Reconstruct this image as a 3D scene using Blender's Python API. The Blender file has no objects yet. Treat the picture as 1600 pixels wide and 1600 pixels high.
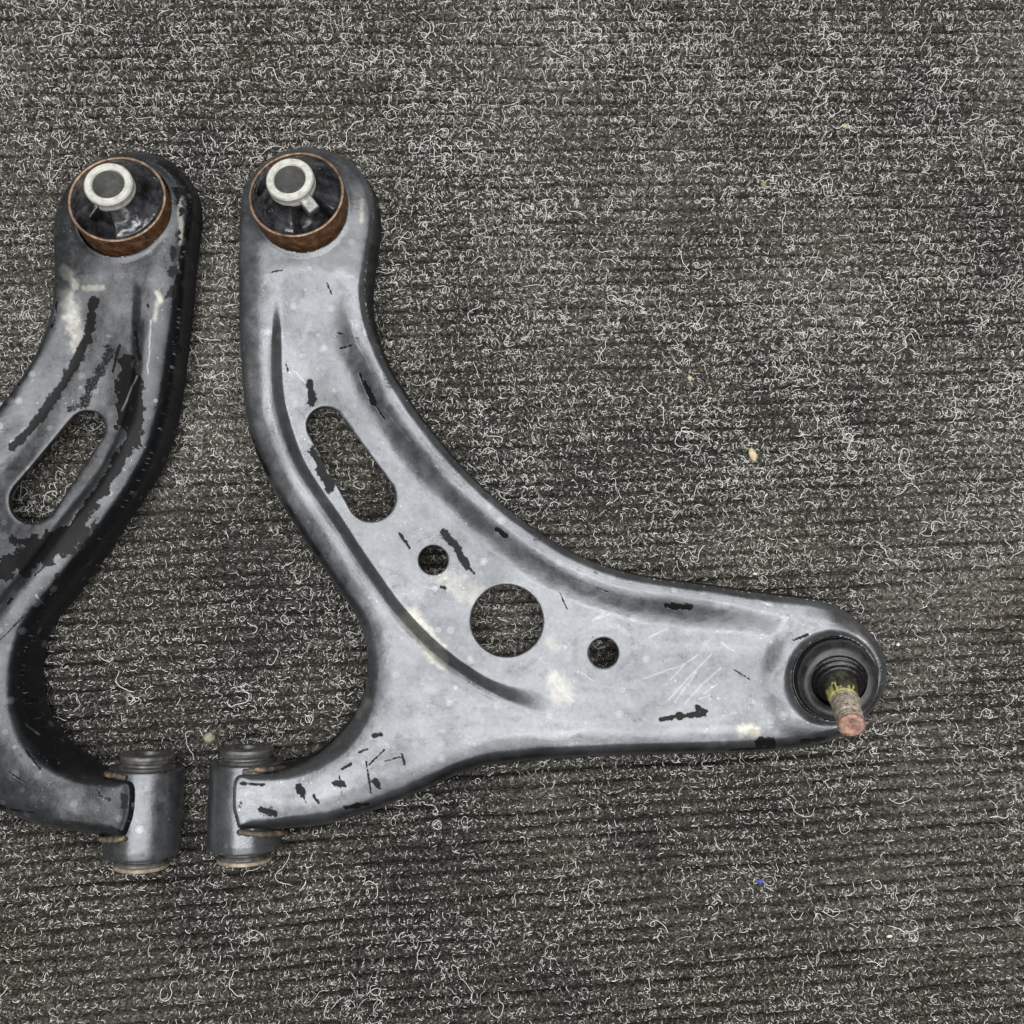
import bpy, bmesh, math
import numpy as np
from mathutils import Vector, Matrix

R = math.radians
sc = bpy.context.scene
C = sc.collection

# ------------------------------------------------------------------ camera
MM = 0.001
FOV = R(54.6)
TILT = R(5.0)
DIST = 0.62
TF = math.tan(FOV / 2)
cam_d = bpy.data.cameras.new('camera')
cam = bpy.data.objects.new('camera', cam_d)
C.objects.link(cam)
cam_d.sensor_width = 36.0
cam_d.angle = FOV
cam_d.clip_start = 0.01
cam_d.clip_end = 20.0
CAM = np.array([0.0, -DIST * math.sin(TILT), DIST * math.cos(TILT)])
cam.location = CAM
cam.rotation_euler = (TILT, 0, 0)
sc.camera = cam

# ------------------------------------------------------------------ light (workshop ceiling lamps)
world = bpy.data.worlds.new('World')
sc.world = world
world.use_nodes = True
world.node_tree.nodes['Background'].inputs[0].default_value = (0.92, 0.96, 1.0, 1)
world.node_tree.nodes['Background'].inputs[1].default_value = 0.06


def area(name, loc, target, sx, sy, power, col):
    d = bpy.data.lights.new(name, 'AREA')
    d.shape = 'RECTANGLE'
    d.size, d.size_y, d.energy, d.color = sx, sy, power, col
    o = bpy.data.objects.new(name, d)
    o.location = loc
    o.rotation_euler = (Vector(target) - Vector(loc)).to_track_quat('-Z', 'Y').to_euler()
    C.objects.link(o)
    return o


for lamp_y, lamp_w in ((-1.35, 12), (-0.55, 24), (0.10, 18), (0.75, 21), (1.55, 12)):
    area('ceiling_lamp', (0.1, lamp_y, 1.95), (0.1, lamp_y * 0.6, 0.0), 2.2, 0.16, lamp_w, (0.98, 0.99, 1.0))

sc.view_settings.view_transform = 'Standard'
sc.view_settings.look = 'None'
sc.view_settings.exposure = 0.0
sc.view_settings.gamma = 1.0

# ------------------------------------------------------------------ helpers
CT, ST = math.cos(TILT), math.sin(TILT)


def P(u, v, z):
    """photo pixel (1600 grid) + real height -> world x, y"""
    a = (np.asarray(u, float) - 800) / 800 * TF
    b = (800 - np.asarray(v, float)) / 800 * TF
    dy = b * CT + ST
    dz = b * ST - CT
    t = (z - CAM[2]) / dz
    return CAM[0] + a * t, CAM[1] + dy * t


def P3(u, v, z):
    x, y = P(u, v, z)
    return Vector((float(x), float(y), z))


def UV(x, y, z):
    """world -> photo pixel"""
    rx, ry, rz = x - CAM[0], y - CAM[1], z - CAM[2]
    yc = ry * CT + rz * ST
    zc = -ry * ST + rz * CT
    return 800 + 800 * rx / (-zc) / TF, 800 - 800 * yc / (-zc) / TF


def sstep(a, b, x):
    t = np.clip((x - a) / (b - a), 0, 1)
    return t * t * (3 - 2 * t)


def vnoise(x, y, seed=0):
    x = np.asarray(x, float)
    y = np.asarray(y, float)
    xi, yi = np.floor(x).astype(np.int64), np.floor(y).astype(np.int64)
    fx, fy = x - xi, y - yi
    fx = fx * fx * (3 - 2 * fx)
    fy = fy * fy * (3 - 2 * fy)

    def h(i, j):
        n = (i * 374761393 + j * 668265263 + seed * 1442695041) & 0x7fffffff
        n = ((n ^ (n >> 13)) * 1274126177) & 0x7fffffff
        return ((n ^ (n >> 16)) & 0xffff) / 65535.0
    a = h(xi, yi) * (1 - fx) + h(xi + 1, yi) * fx
    b = h(xi, yi + 1) * (1 - fx) + h(xi + 1, yi + 1) * fx
    return a * (1 - fy) + b * fy


def fbm(x, y, seed=0, oct=3):
    s, a, t = 0, 1.0, 0
    for i in range(oct):
        s = s + a * vnoise(x * 2 ** i, y * 2 ** i, seed + i * 17)
        t += a
        a *= 0.5
    return s / t


def smooth_loop(pts, n=6, closed=True):
    pts = [np.array(p, float) for p in pts]
    out = []
    m = len(pts)
    for i in range(m if closed else m - 1):
        p0, p1, p2, p3 = (pts[(i - 1) % m], pts[i], pts[(i + 1) % m], pts[(i + 2) % m])
        for k in range(n):
            t = k / n
            out.append(0.5 * (2 * p1 + (p2 - p0) * t + (2 * p0 - 5 * p1 + 4 * p2 - p3) * t * t
                              + (3 * p1 - p0 - 3 * p2 + p3) * t ** 3))
    return np.array(out)


def sdf_poly(px, py, poly):
    """signed distance, negative inside"""
    d2 = np.full(px.shape, 1e18)
    inside = np.zeros(px.shape, bool)
    m = len(poly)
    for i in range(m):
        ax, ay = poly[i]
        bx, by = poly[(i + 1) % m]
        ex, ey = bx - ax, by - ay
        L = ex * ex + ey * ey + 1e-12
        wx, wy = px - ax, py - ay
        t = np.clip((wx * ex + wy * ey) / L, 0, 1)
        dx, dy = wx - t * ex, wy - t * ey
        np.minimum(d2, dx * dx + dy * dy, out=d2)
        if ay != by:
            c = ((ay > py) != (by > py)) & (px < ex * (py - ay) / ey + ax)
            inside ^= c
    d = np.sqrt(d2)
    return np.where(inside, -d, d)


def seg_dist(px, py, s):
    x0, y0, x1, y1 = s
    ex, ey = x1 - x0, y1 - y0
    L = ex * ex + ey * ey + 1e-9
    t = np.clip(((px - x0) * ex + (py - y0) * ey) / L, 0, 1)
    return np.hypot(px - x0 - t * ex, py - y0 - t * ey)


def link(name, me, mat=None, parent=None, smooth=True):
    o = bpy.data.objects.new(name, me)
    C.objects.link(o)
    if mat:
        me.materials.append(mat)
    if smooth and len(me.polygons):
        me.polygons.foreach_set('use_smooth', np.ones(len(me.polygons), bool))
    if parent is not None:
        o.parent = parent
        o.matrix_parent_inverse = parent.matrix_world.inverted()
    return o


def mesh_np(name, V, F):
    """fast mesh from arrays: F is an (n,4) or (n,3) array"""
    me = bpy.data.meshes.new(name)
    V = np.asarray(V, np.float32)
    F = np.asarray(F, np.int32)
    n, k = F.shape
    me.vertices.add(len(V))
    me.vertices.foreach_set('co', V.ravel())
    me.loops.add(n * k)
    me.loops.foreach_set('vertex_index', F.ravel())
    me.polygons.add(n)
    me.polygons.foreach_set('loop_start', np.arange(0, n * k, k, dtype=np.int32))
    me.update(calc_edges=True)
    me.validate()
    return me


def attr(me, name, vals):
    a = me.attributes.new(name, 'FLOAT', 'POINT')
    a.data.foreach_set('value', np.asarray(vals, np.float32))


def lathe(name, prof, seg=64, mat4=None, jitter=None):
    """prof: list of (r, z); closed ends when r==0"""
    V, F = [], []
    for (r, z) in prof:
        for k in range(seg):
            a = 2 * math.pi * k / seg
            V.append((r * math.cos(a), r * math.sin(a), z))
    for i in range(len(prof) - 1):
        for k in range(seg):
            a, b = i * seg + k, i * seg + (k + 1) % seg
            F.append((a, b, b + seg, a + seg))
    V = np.array(V)
    if jitter:
        V = jitter(V)
    if mat4 is not None:
        M = np.array(mat4)
        V = V @ M[:3, :3].T + M[:3, 3]
    me = mesh_np(name, V, F)
    return me


def sharpen(me, deg=35):
    me.set_sharp_from_angle(angle=R(deg))


# ------------------------------------------------------------------ materials
def mat_new(name):
    m = bpy.data.materials.new(name)
    m.use_nodes = True
    nt = m.node_tree
    return m, nt, nt.nodes['Principled BSDF']


def N(nt, t, **kw):
    n = nt.nodes.new(t)
    for k, v in kw.items():
        setattr(n, k, v)
    return n


def noise(nt, scale, detail=4, rough=0.6, vec=None):
    n = N(nt, 'ShaderNodeTexNoise')
    n.inputs['Scale'].default_value = scale
    n.inputs['Detail'].default_value = detail
    n.inputs['Roughness'].default_value = rough
    if vec is not None:
        nt.links.new(vec, n.inputs['Vector'])
    return n.outputs['Fac']


def ramp(nt, fac, stops):
    r = N(nt, 'ShaderNodeValToRGB')
    els = r.color_ramp.elements
    while len(els) < len(stops):
        els.new(0.5)
    for e, (p, c) in zip(els, stops):
        e.position = p
        e.color = c if len(c) == 4 else (*c, 1)
    nt.links.new(fac, r.inputs[0])
    return r.outputs[0]


def g(v):
    return (v, v, v, 1)


def mix(nt, fac, a, b, mode='MIX'):
    m = N(nt, 'ShaderNodeMix', data_type='RGBA', blend_type=mode)
    for s, val in ((m.inputs[0], fac), (m.inputs[6], a), (m.inputs[7], b)):
        if hasattr(val, 'is_linked'):
            nt.links.new(val, s)
        else:
            s.default_value = val
    return m.outputs[2]


def math_n(nt, op, a, b=None, clamp=False):
    m = N(nt, 'ShaderNodeMath', operation=op)
    m.use_clamp = clamp
    for s, val in zip(m.inputs, (a, b)):
        if val is None:
            continue
        if hasattr(val, 'is_linked'):
            nt.links.new(val, s)
        else:
            s.default_value = val
    return m.outputs[0]


def geo_pos(nt):
    return N(nt, 'ShaderNodeNewGeometry').outputs['Position']


def attr_n(nt, name):
    return N(nt, 'ShaderNodeAttribute', attribute_name=name).outputs['Fac']


def bump(nt, bsdf, h, strength, dist):
    b = N(nt, 'ShaderNodeBump')
    b.inputs['Strength'].default_value = strength
    b.inputs['Distance'].default_value = dist
    nt.links.new(h, b.inputs['Height'])
    nt.links.new(b.outputs[0], bsdf.inputs['Normal'])


def paint_material(name, use_attr=True, haze_lo=0.085, haze_hi=0.215):
    """worn black coating under a dry grey film: chips, water spots, scratches"""
    m, nt, b = mat_new(name)
    p = geo_pos(nt)
    big = noise(nt, 22, 5, 0.62, p)
    mid = noise(nt, 110, 5, 0.65, p)
    fine = noise(nt, 700, 3, 0.6, p)
    film = math_n(nt, 'ADD', math_n(nt, 'MULTIPLY', big, 0.36), math_n(nt, 'MULTIPLY', mid, 0.38))
    film = math_n(nt, 'ADD', film, math_n(nt, 'MULTIPLY', noise(nt, 420, 4, 0.7, p), 0.26))
    col = ramp(nt, film, [(0.34, (haze_lo, haze_lo * 1.02, haze_lo * 1.05)),
                          (0.49, (haze_hi * 0.72, haze_hi * 0.74, haze_hi * 0.77)),
                          (0.63, (haze_hi, haze_hi * 1.02, haze_hi * 1.05))])
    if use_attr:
        hz_shade = attr_n(nt, 'haze_shade')
        dk = mix(nt, hz_shade, (0.018, 0.019, 0.021, 1), col)
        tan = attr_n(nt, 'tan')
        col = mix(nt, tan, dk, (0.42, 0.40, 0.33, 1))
    # dried water spots
    vo = N(nt, 'ShaderNodeTexVoronoi')
    vo.inputs['Scale'].default_value = 125
    nt.links.new(p, vo.inputs['Vector'])
    spot = ramp(nt, vo.outputs['Distance'], [(0.10, g(1)), (0.2, g(0.35)), (0.26, g(0.9)), (0.3, g(0))])
    sel = ramp(nt, vo.outputs['Color'], [(0.62, g(0)), (0.8, g(0.32))])
    sp = math_n(nt, 'MULTIPLY', spot, sel)
    col = mix(nt, sp, col, (0.40, 0.41, 0.42, 1))
    vf = N(nt, 'ShaderNodeTexVoronoi')
    vf.inputs['Scale'].default_value = 520
    nzc = N(nt, 'ShaderNodeTexNoise')
    nzc.inputs['Scale'].default_value = 260
    nt.links.new(p, nzc.inputs['Vector'])
    vadd = N(nt, 'ShaderNodeVectorMath', operation='MULTIPLY_ADD')
    nt.links.new(nzc.outputs['Color'], vadd.inputs[0])
    vadd.inputs[1].default_value = (0.003, 0.003, 0.003)
    nt.links.new(p, vadd.inputs[2])
    nt.links.new(vadd.outputs[0], vf.inputs['Vector'])
    fl = math_n(nt, 'MULTIPLY', ramp(nt, vf.outputs['Distance'], [(0.10, g(1)), (0.34, g(0))]),
                ramp(nt, vf.outputs['Color'], [(0.66, g(0)), (0.9, g(0.7))]))
    fl = math_n(nt, 'MULTIPLY', fl, ramp(nt, noise(nt, 40, 3, 0.6, p), [(0.48, g(0.05)), (0.66, g(1))]))
    col = mix(nt, fl, col, (0.6, 0.6, 0.58, 1))
    rgh = ramp(nt, mid, [(0.3, g(0.25)), (0.7, g(0.40))])
    met = 0.72
    if use_attr:
        ch = math_n(nt, 'ADD', attr_n(nt, 'chip'), math_n(nt, 'MULTIPLY', math_n(nt, 'SUBTRACT', fine, 0.5), 1.1))
        chm = ramp(nt, ch, [(0.38, g(0)), (0.60, g(1))])
        col = mix(nt, chm, col, (0.007, 0.007, 0.007, 1))
        scr = attr_n(nt, 'scratch')
        col = mix(nt, scr, col, (0.66, 0.66, 0.63, 1))
        ru = attr_n(nt, 'rust')
        rcol = ramp(nt, noise(nt, 300, 4, 0.7, p), [(0.35, (0.06, 0.025, 0.012)), (0.65, (0.28, 0.13, 0.05))])
        col = mix(nt, ru, col, rcol)
        rgh = mix(nt, chm, rgh, g(0.34))
        nt.links.new(ramp(nt, chm, [(0.0, g(0.5)), (1.0, g(0.12))]), b.inputs['Specular IOR Level'])
        rgh = mix(nt, ru, rgh, g(0.8))
        m1 = math_n(nt, 'MULTIPLY', math_n(nt, 'SUBTRACT', 1.0, math_n(nt, 'MAXIMUM', chm, ru)), met)
        nt.links.new(m1, b.inputs['Metallic'])
        hb = math_n(nt, 'ADD', math_n(nt, 'MULTIPLY', chm, -0.8), math_n(nt, 'MULTIPLY', mid, 0.7))
    else:
        b.inputs['Metallic'].default_value = met
        hb = math_n(nt, 'MULTIPLY', mid, 0.7)
    hb = math_n(nt, 'ADD', hb, math_n(nt, 'MULTIPLY', fine, 0.35))
    hb = math_n(nt, 'ADD', hb, math_n(nt, 'MULTIPLY', noise(nt, 48, 3, 0.5, p), 2.6))
    nt.links.new(col, b.inputs['Base Color'])
    nt.links.new(rgh, b.inputs['Roughness'])
    bump(nt, b, hb, 0.35, 0.0005)
    return m


def simple_mat(name, stops, scale, rough=(0.4, 0.6), metallic=0.0, bump_s=0.3, bump_d=0.0003, detail=5):
    m, nt, b = mat_new(name)
    p = geo_pos(nt)
    f = noise(nt, scale, detail, 0.65, p)
    nt.links.new(ramp(nt, f, stops), b.inputs['Base Color'])
    nt.links.new(ramp(nt, noise(nt, scale * 1.7, 3, 0.6, p), [(0.3, g(rough[0])), (0.7, g(rough[1]))]), b.inputs['Roughness'])
    b.inputs['Metallic'].default_value = metallic
    if bump_s:
        bump(nt, b, f, bump_s, bump_d)
    return m


M_PAINT = paint_material('worn_grey_paint')
M_PAINT_D = paint_material('worn_dark_paint', True, 0.035, 0.13)
M_COLLAR = paint_material('collar_paint', False, 0.04, 0.17)
M_RUST = simple_mat('rusty_sleeve', [(0.3, (0.03, 0.014, 0.008)), (0.5, (0.13, 0.055, 0.022)), (0.72, (0.28, 0.15, 0.075))],
                    260, (0.45, 0.75), 0.25, 0.5, 0.0004)
M_RIM = simple_mat('worn_sleeve_rim', [(0.32, (0.08, 0.05, 0.035)), (0.5, (0.22, 0.14, 0.09)), (0.7, (0.42, 0.31, 0.22))], 220, (0.4, 0.6), 0.5, 0.2)
M_RUBBER = simple_mat('wet_black_rubber', [(0.38, (0.008, 0.008, 0.009)), (0.55, (0.03, 0.03, 0.032)), (0.7, (0.07, 0.07, 0.07))], 130, (0.07, 0.22), 0, 0.25, 0.0006)
M_BOOT = simple_mat('rubber_boot', [(0.35, (0.012, 0.012, 0.011)), (0.7, (0.045, 0.043, 0.04))], 200, (0.28, 0.42), 0, 0.2, 0.0003)
M_CLIP = simple_mat('greasy_black_clip', [(0.3, (0.004, 0.004, 0.004)), (0.7, (0.012, 0.012, 0.012))], 300, (0.1, 0.25), 0, 0.6, 0.0008)
M_ALU = simple_mat('cast_steel_tube', [(0.3, (0.38, 0.37, 0.33)), (0.5, (0.55, 0.54, 0.49)), (0.72, (0.68, 0.66, 0.57))],
                   240, (0.38, 0.55), 0.35, 0.35, 0.0003)
M_ALU_IN = simple_mat('tube_bore', [(0.3, (0.20, 0.20, 0.19)), (0.7, (0.38, 0.37, 0.35))], 200, (0.45, 0.6), 0.4, 0.3)
M_NUB = simple_mat('sooty_lug', [(0.3, (0.10, 0.10, 0.10)), (0.7, (0.36, 0.36, 0.34))], 260, (0.35, 0.5), 0.5, 0.4)
M_STUD = simple_mat('greasy_stud', [(0.35, (0.03, 0.028, 0.02)), (0.6, (0.16, 0.15, 0.10)), (0.75, (0.34, 0.31, 0.16))], 330, (0.25, 0.5), 0.6, 0.5)
M_THREAD = simple_mat('rusty_thread', [(0.32, (0.15, 0.08, 0.05)), (0.5, (0.42, 0.35, 0.27)), (0.7, (0.66, 0.62, 0.55))], 420, (0.5, 0.7), 0.3, 0.6)
M_TIP = simple_mat('rust_pink_tip', [(0.34, (0.20, 0.08, 0.05)), (0.66, (0.48, 0.33, 0.26))], 380, (0.5, 0.7), 0.2, 0.5)
M_YELLOW = simple_mat('yellow_paint_mark', [(0.4, (0.28, 0.26, 0.08)), (0.7, (0.58, 0.54, 0.20))], 300, (0.4, 0.6), 0, 0.3)
M_CAP = simple_mat('dull_sleeve_end', [(0.3, (0.05, 0.048, 0.045)), (0.6, (0.16, 0.155, 0.145)), (0.75, (0.36, 0.34, 0.30))], 180, (0.35, 0.55), 0.5, 0.3)
M_CAPRUST = simple_mat('tan_sleeve_rim', [(0.3, (0.16, 0.12, 0.08)), (0.7, (0.48, 0.40, 0.29))], 260, (0.5, 0.7), 0.3, 0.4)
M_WELD = simple_mat('rusty_weld', [(0.36, (0.05, 0.048, 0.045)), (0.55, (0.13, 0.10, 0.07)), (0.72, (0.45, 0.30, 0.16))], 240, (0.5, 0.8), 0.3, 0.7, 0.0008)

# ------------------------------------------------------------------ carpet
RIB = 8.0 * MM


def rib_warp(x, y):
    return (fbm(x / 0.055, y / 0.03, 3, 2) - 0.5) * 0.0024


def rib_wig(x, gi):
    return (fbm(x / 0.016, gi * 5.13, 5, 3) - 0.5) * 0.24


def rib_profile(x, y, gi, d):
    """pile height at distance d from groove line gi"""
    deep = np.clip(1.1 * vnoise(x / 0.045 + gi * 7.31, gi * 3.7, 9) + 0.30, 0.35, 1.25)
    deep = deep * (0.60 + 0.50 * sstep(0.10, -0.18, y))
    h = 0.0045 - 0.0052 * deep * np.exp(-(np.abs(d) / 0.00085) ** 1.25)
    h = h - 0.00016 * d / 0.001 * sstep(0.25, -0.2, y)
    h = h + (vnoise(x / 0.0042, y / 0.0030, 11) - 0.5) * 0.0008
    return h + (fbm(x / 0.09, y / 0.09, 13, 2) - 0.5) * 0.0015


def rib_phase(x, y):
    return (y - (0.04 - 0.13 * y) * x + rib_warp(x, y)) / RIB


def rib_h(x, y):
    ph = rib_phase(x, y)
    gi = np.round(ph)
    return rib_profile(x, y, gi, (ph - gi + rib_wig(x, gi)) * RIB)


def make_carpet():
    xs = np.arange(-0.52, 0.5201, 0.0032)
    offs = np.array([-.5, -.30, -.17, -.10, -.05, 0, .05, .10, .17, .30])
    gs = np.arange(-62, 63)
    G = np.repeat(gs, len(offs)).astype(float)
    O = np.tile(offs, len(gs))
    X, G = np.meshgrid(xs, G)
    O = np.repeat(O[:, None], len(xs), 1)
    wig = rib_wig(X, G)
    ph = G + O - wig * (1 - np.abs(O) / 0.5)
    Y = ph * RIB
    for _ in range(4):
        Y = ph * RIB + (0.04 - 0.13 * Y) * X - rib_warp(X, Y)
    Z = rib_profile(X, Y, G, (O + wig * np.abs(O) / 0.5) * RIB)
    V = np.stack([X, Y, Z], -1).reshape(-1, 3)
    ny, nx = X.shape
    idx = np.arange(ny * nx).reshape(ny, nx)
    F = np.stack([idx[:-1, :-1], idx[:-1, 1:], idx[1:, 1:], idx[1:, :-1]], -1).reshape(-1, 4)
    me = mesh_np('carpet', V, F)
    m, nt, b = mat_new('ribbed_carpet')
    p = geo_pos(nt)
    n1 = noise(nt, 950, 3, 0.75, p)
    n2 = noise(nt, 420, 4, 0.7, p)
    n3 = noise(nt, 9, 4, 0.6, p)
    grain = math_n(nt, 'ADD', math_n(nt, 'MULTIPLY', n1, 0.6), math_n(nt, 'MULTIPLY', n2, 0.4))
    col = ramp(nt, grain, [(0.41, (0.007, 0.0065, 0.006)), (0.50, (0.032, 0.030, 0.027)),
                           (0.58, (0.12, 0.113, 0.10)), (0.66, (0.40, 0.38, 0.33))])
    tint = ramp(nt, n3, [(0.35, (0.75, 0.74, 0.74)), (0.55, (1.05, 1.02, 0.94)), (0.72, (1.2, 1.12, 0.96))])
    col = mix(nt, 1.0, col, tint, 'MULTIPLY')
    # pale dust trodden into the ribs, patchy
    dust = ramp(nt, noise(nt, 5.5, 3, 0.55, p), [(0.46, g(0)), (0.66, g(0.65))])
    dust = math_n(nt, 'MULTIPLY', dust, ramp(nt, n2, [(0.42, g(0.1)), (0.6, g(1))]))
    col = mix(nt, dust, col, (0.16, 0.145, 0.12, 1))
    nt.links.new(col, b.inputs['Base Color'])
    b.inputs['Roughness'].default_value = 0.95
    b.inputs['Specular IOR Level'].default_value = 0.15
    bump(nt, b, grain, 0.8, 0.0012)
    o = link('carpet', me, m)
    o['kind'] = 'structure'
    return o


make_carpet()


def fibre_mesh(rng, n, steps, len_rng, curl, width, zlift, name, bounds=(-0.40, 0.40), dens=None, tri=True):
    """curled loose fibres lying on the pile"""
    lo, hi = bounds
    k = int(n * 3.6)
    x = rng.uniform(lo, hi, k)
    y = rng.uniform(lo, hi, k)
    pr = dens(x, y)
    phs = rib_phase(x, y)
    pr = pr * np.where(np.abs(phs - np.round(phs) + rib_wig(x, np.round(phs))) < 0.13, 0.25, 1.0)
    keep = rng.random(k) < pr
    x, y = x[keep][:n], y[keep][:n]
    n = len(x)
    L = len_rng[0] + (len_rng[1] - len_rng[0]) * rng.random(n) ** 2.2
    ds = L / steps
    th = rng.uniform(0, 2 * np.pi, n)
    kap = rng.normal(0, 1, n) * curl
    pts = np.zeros((steps + 1, n, 3))
    tan = np.zeros((steps + 1, n, 2))
    arch = rng.uniform(0.15, 1.0, n) * zlift
    for i in range(steps + 1):
        t = i / steps
        z = np.maximum(rib_h(x, y), 0.0022 if steps > 3 else -1) + 0.0002 + arch * np.sin(np.pi * min(max(t, 0.04), 0.96))
        pts[i] = np.stack([x, y, z], -1)
        tan[i] = np.stack([np.cos(th), np.sin(th)], -1)
        kap = kap * 0.86 + rng.normal(0, 1, n) * curl * 0.55
        th = th + kap * ds
        x = x + np.cos(th) * ds
        y = y + np.sin(th) * ds
    w = (width[0] + (width[1] - width[0]) * rng.random(n))[None, :, None] * 0.5
    side = np.concatenate([-tan[..., 1:2], tan[..., 0:1], np.zeros((steps + 1, n, 1))], -1)
    taper = np.ones((steps + 1, 1, 1))
    taper[0] = taper[-1] = 0.55
    A = pts + side * w * taper
    B = pts - side * w * taper
    if tri:
        T = pts + np.array([0, 0, 1.0]) * w * 1.1
        V = np.stack([A, T, B], 2)      # steps+1, n, 3, 3
        m = 3
    else:
        V = np.stack([A, B], 2)
        m = 2
    V = V.transpose(1, 0, 2, 3).reshape(-1, 3)
    base = (np.arange(n) * (steps + 1) * m)[:, None, None]
    st = (np.arange(steps) * m)[None, :, None]
    fs = []
    for c in range(m - 1):
        fs.append(np.stack([base + st + c, base + st + c + 1, base + st + m + c + 1, base + st + m + c], -1))
    F = np.concatenate(fs, 2).reshape(-1, 4)
    tone = np.repeat(rng.random(n) ** 1.35, (steps + 1) * m)
    return V, F, tone


def make_fibres():
    rng = np.random.default_rng(7)

    def dens(x, y):
        d = 0.40 + 1.3 * (fbm(x / 0.04, y / 0.03, 21, 3) - 0.42)
        d = d * (0.50 + 0.45 * sstep(-0.22, 0.10, y)) * (0.78 + 0.3 * sstep(-0.3, 0.2, x))
        return np.clip(d, 0.03, 1)

    def dens2(x, y):
        return np.clip(0.45 + 0.9 * (fbm(x / 0.03, y / 0.02, 31, 2) - 0.3), 0.1, 1)
    groups = [fibre_mesh(rng, 1700, 14, (0.007, 0.030), 350, (0.00024, 0.00034), 0.0026, 'long', dens=dens),
              fibre_mesh(rng, 47000, 5, (0.0014, 0.0056), 560, (0.00020, 0.00035), 0.0013, 'mid', dens=dens),
              fibre_mesh(rng, 80000, 2, (0.0009, 0.0028), 300, (0.00020, 0.00036), 0.0007, 'fleck', dens=dens2, tri=False)]
    V, F, T = [], [], []
    off = 0
    for v, f, t in groups:
        V.append(v)
        F.append(f + off)
        T.append(t)
        off += len(v)
    T[2] = T[2] * 0.7
    me = mesh_np('carpet_fibres', np.concatenate(V), np.concatenate(F))
    attr(me, 'tone', np.concatenate(T))
    m, nt, b = mat_new('pale_fibre')
    col = ramp(nt, attr_n(nt, 'tone'), [(0.0, (0.20, 0.19, 0.17)), (0.3, (0.62, 0.61, 0.57)), (1.0, (0.90, 0.89, 0.85))])
    nt.links.new(col, b.inputs['Base Color'])
    b.inputs['Roughness'].default_value = 0.6
    o = link('carpet_fibres', me, m, None, False)
    o['kind'] = 'stuff'
    o['label'] = 'loose curled pale fibres fuzzing the whole dark ribbed carpet'
    o['category'] = 'carpet fibres'
    return o


make_fibres()

# ------------------------------------------------------------------ stamped control arm
OUT = [(376, 320), (384, 288), (405, 260), (435, 240), (470, 231), (505, 233), (540, 246), (565, 270), (580, 300),
       (584, 335), (580, 372), (573, 412), (570, 450), (574, 490), (585, 530), (602, 570), (624, 607), (652, 648),
       (686, 691), (722, 732), (760, 769), (803, 804), (850, 838), (900, 867), (950, 887), (1002, 901), (1060, 910),
       (1120, 918), (1180, 927), (1240, 934), (1285, 940), (1316, 953), (1346, 975), (1371, 1003), (1384, 1033),
       (1385, 1063), (1375, 1092), (1352, 1121), (1318, 1148), (1280, 1163), (1238, 1170), (1164, 1175),
       (1100, 1177), (985, 1180), (870, 1185), (798, 1191), (755, 1197), (720, 1208), (685, 1224), (637, 1245), (587, 1265),
       (550, 1277), (512, 1287), (450, 1294), (405, 1297), (376, 1297), (368, 1280), (364, 1262), (364, 1235), (368, 1216),
       (382, 1209), (410, 1209), (440, 1206), (463, 1199), (492, 1184), (525, 1156), (550, 1126), (564, 1100),
       (571, 1075), (575, 1045), (572, 1010), (559, 967), (529, 922), (487, 862), (453, 809), (427, 765),
       (409, 728), (395, 691), (383, 639), (377, 573), (374, 500), (373, 430), (374, 370)]
VAL = [(440, 425), (432, 520), (433, 600), (443, 655), (466, 720), (495, 768), (524, 809), (550, 850), (578, 891),
       (625, 955), (678, 1010), (726, 1047), (784, 1080), (870, 1106), (960, 1114), (1060, 1113), (1150, 1107),
       (1200, 1100), (1222, 1092), (1216, 1055), (1222, 1015), (1244, 984), (1205, 966), (1120, 953), (1040, 945), (970, 931),
       (900, 907), (840, 877), (778, 830), (724, 783), (672, 730), (628, 672), (592, 612), (566, 555), (548, 500), (536, 425)]
HOLES = [('cap', 508, 665, 29, 580, 777, 38), ('c', 677, 875, 22.5), ('c', 792, 970, 56), ('c', 943, 1020, 23),
         ('c', 1303, 1060, 66), ('c', 471, 322, 72)]


def hole_sdf(u, v, h):
    if h[0] == 'c':
        return np.hypot(u - h[1], v - h[2]) - h[3]
    _, x0, y0, r0, x1, y1, r1 = h
    ex, ey = x1 - x0, y1 - y0
    t = np.clip(((u - x0) * ex + (v - y0) * ey) / (ex * ex + ey * ey), -0.0, 1.0)
    return np.hypot(u - x0 - t * ex, v - y0 - t * ey) - (r0 + (r1 - r0) * t)


STEP = 1.5
UPPER = [(480, 380), (490, 450), (545, 720), (640, 850), (735, 930), (860, 990), (1020, 1030), (1300, 1045), (1500, 1045), (1500, 300), (800, 200)]


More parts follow.
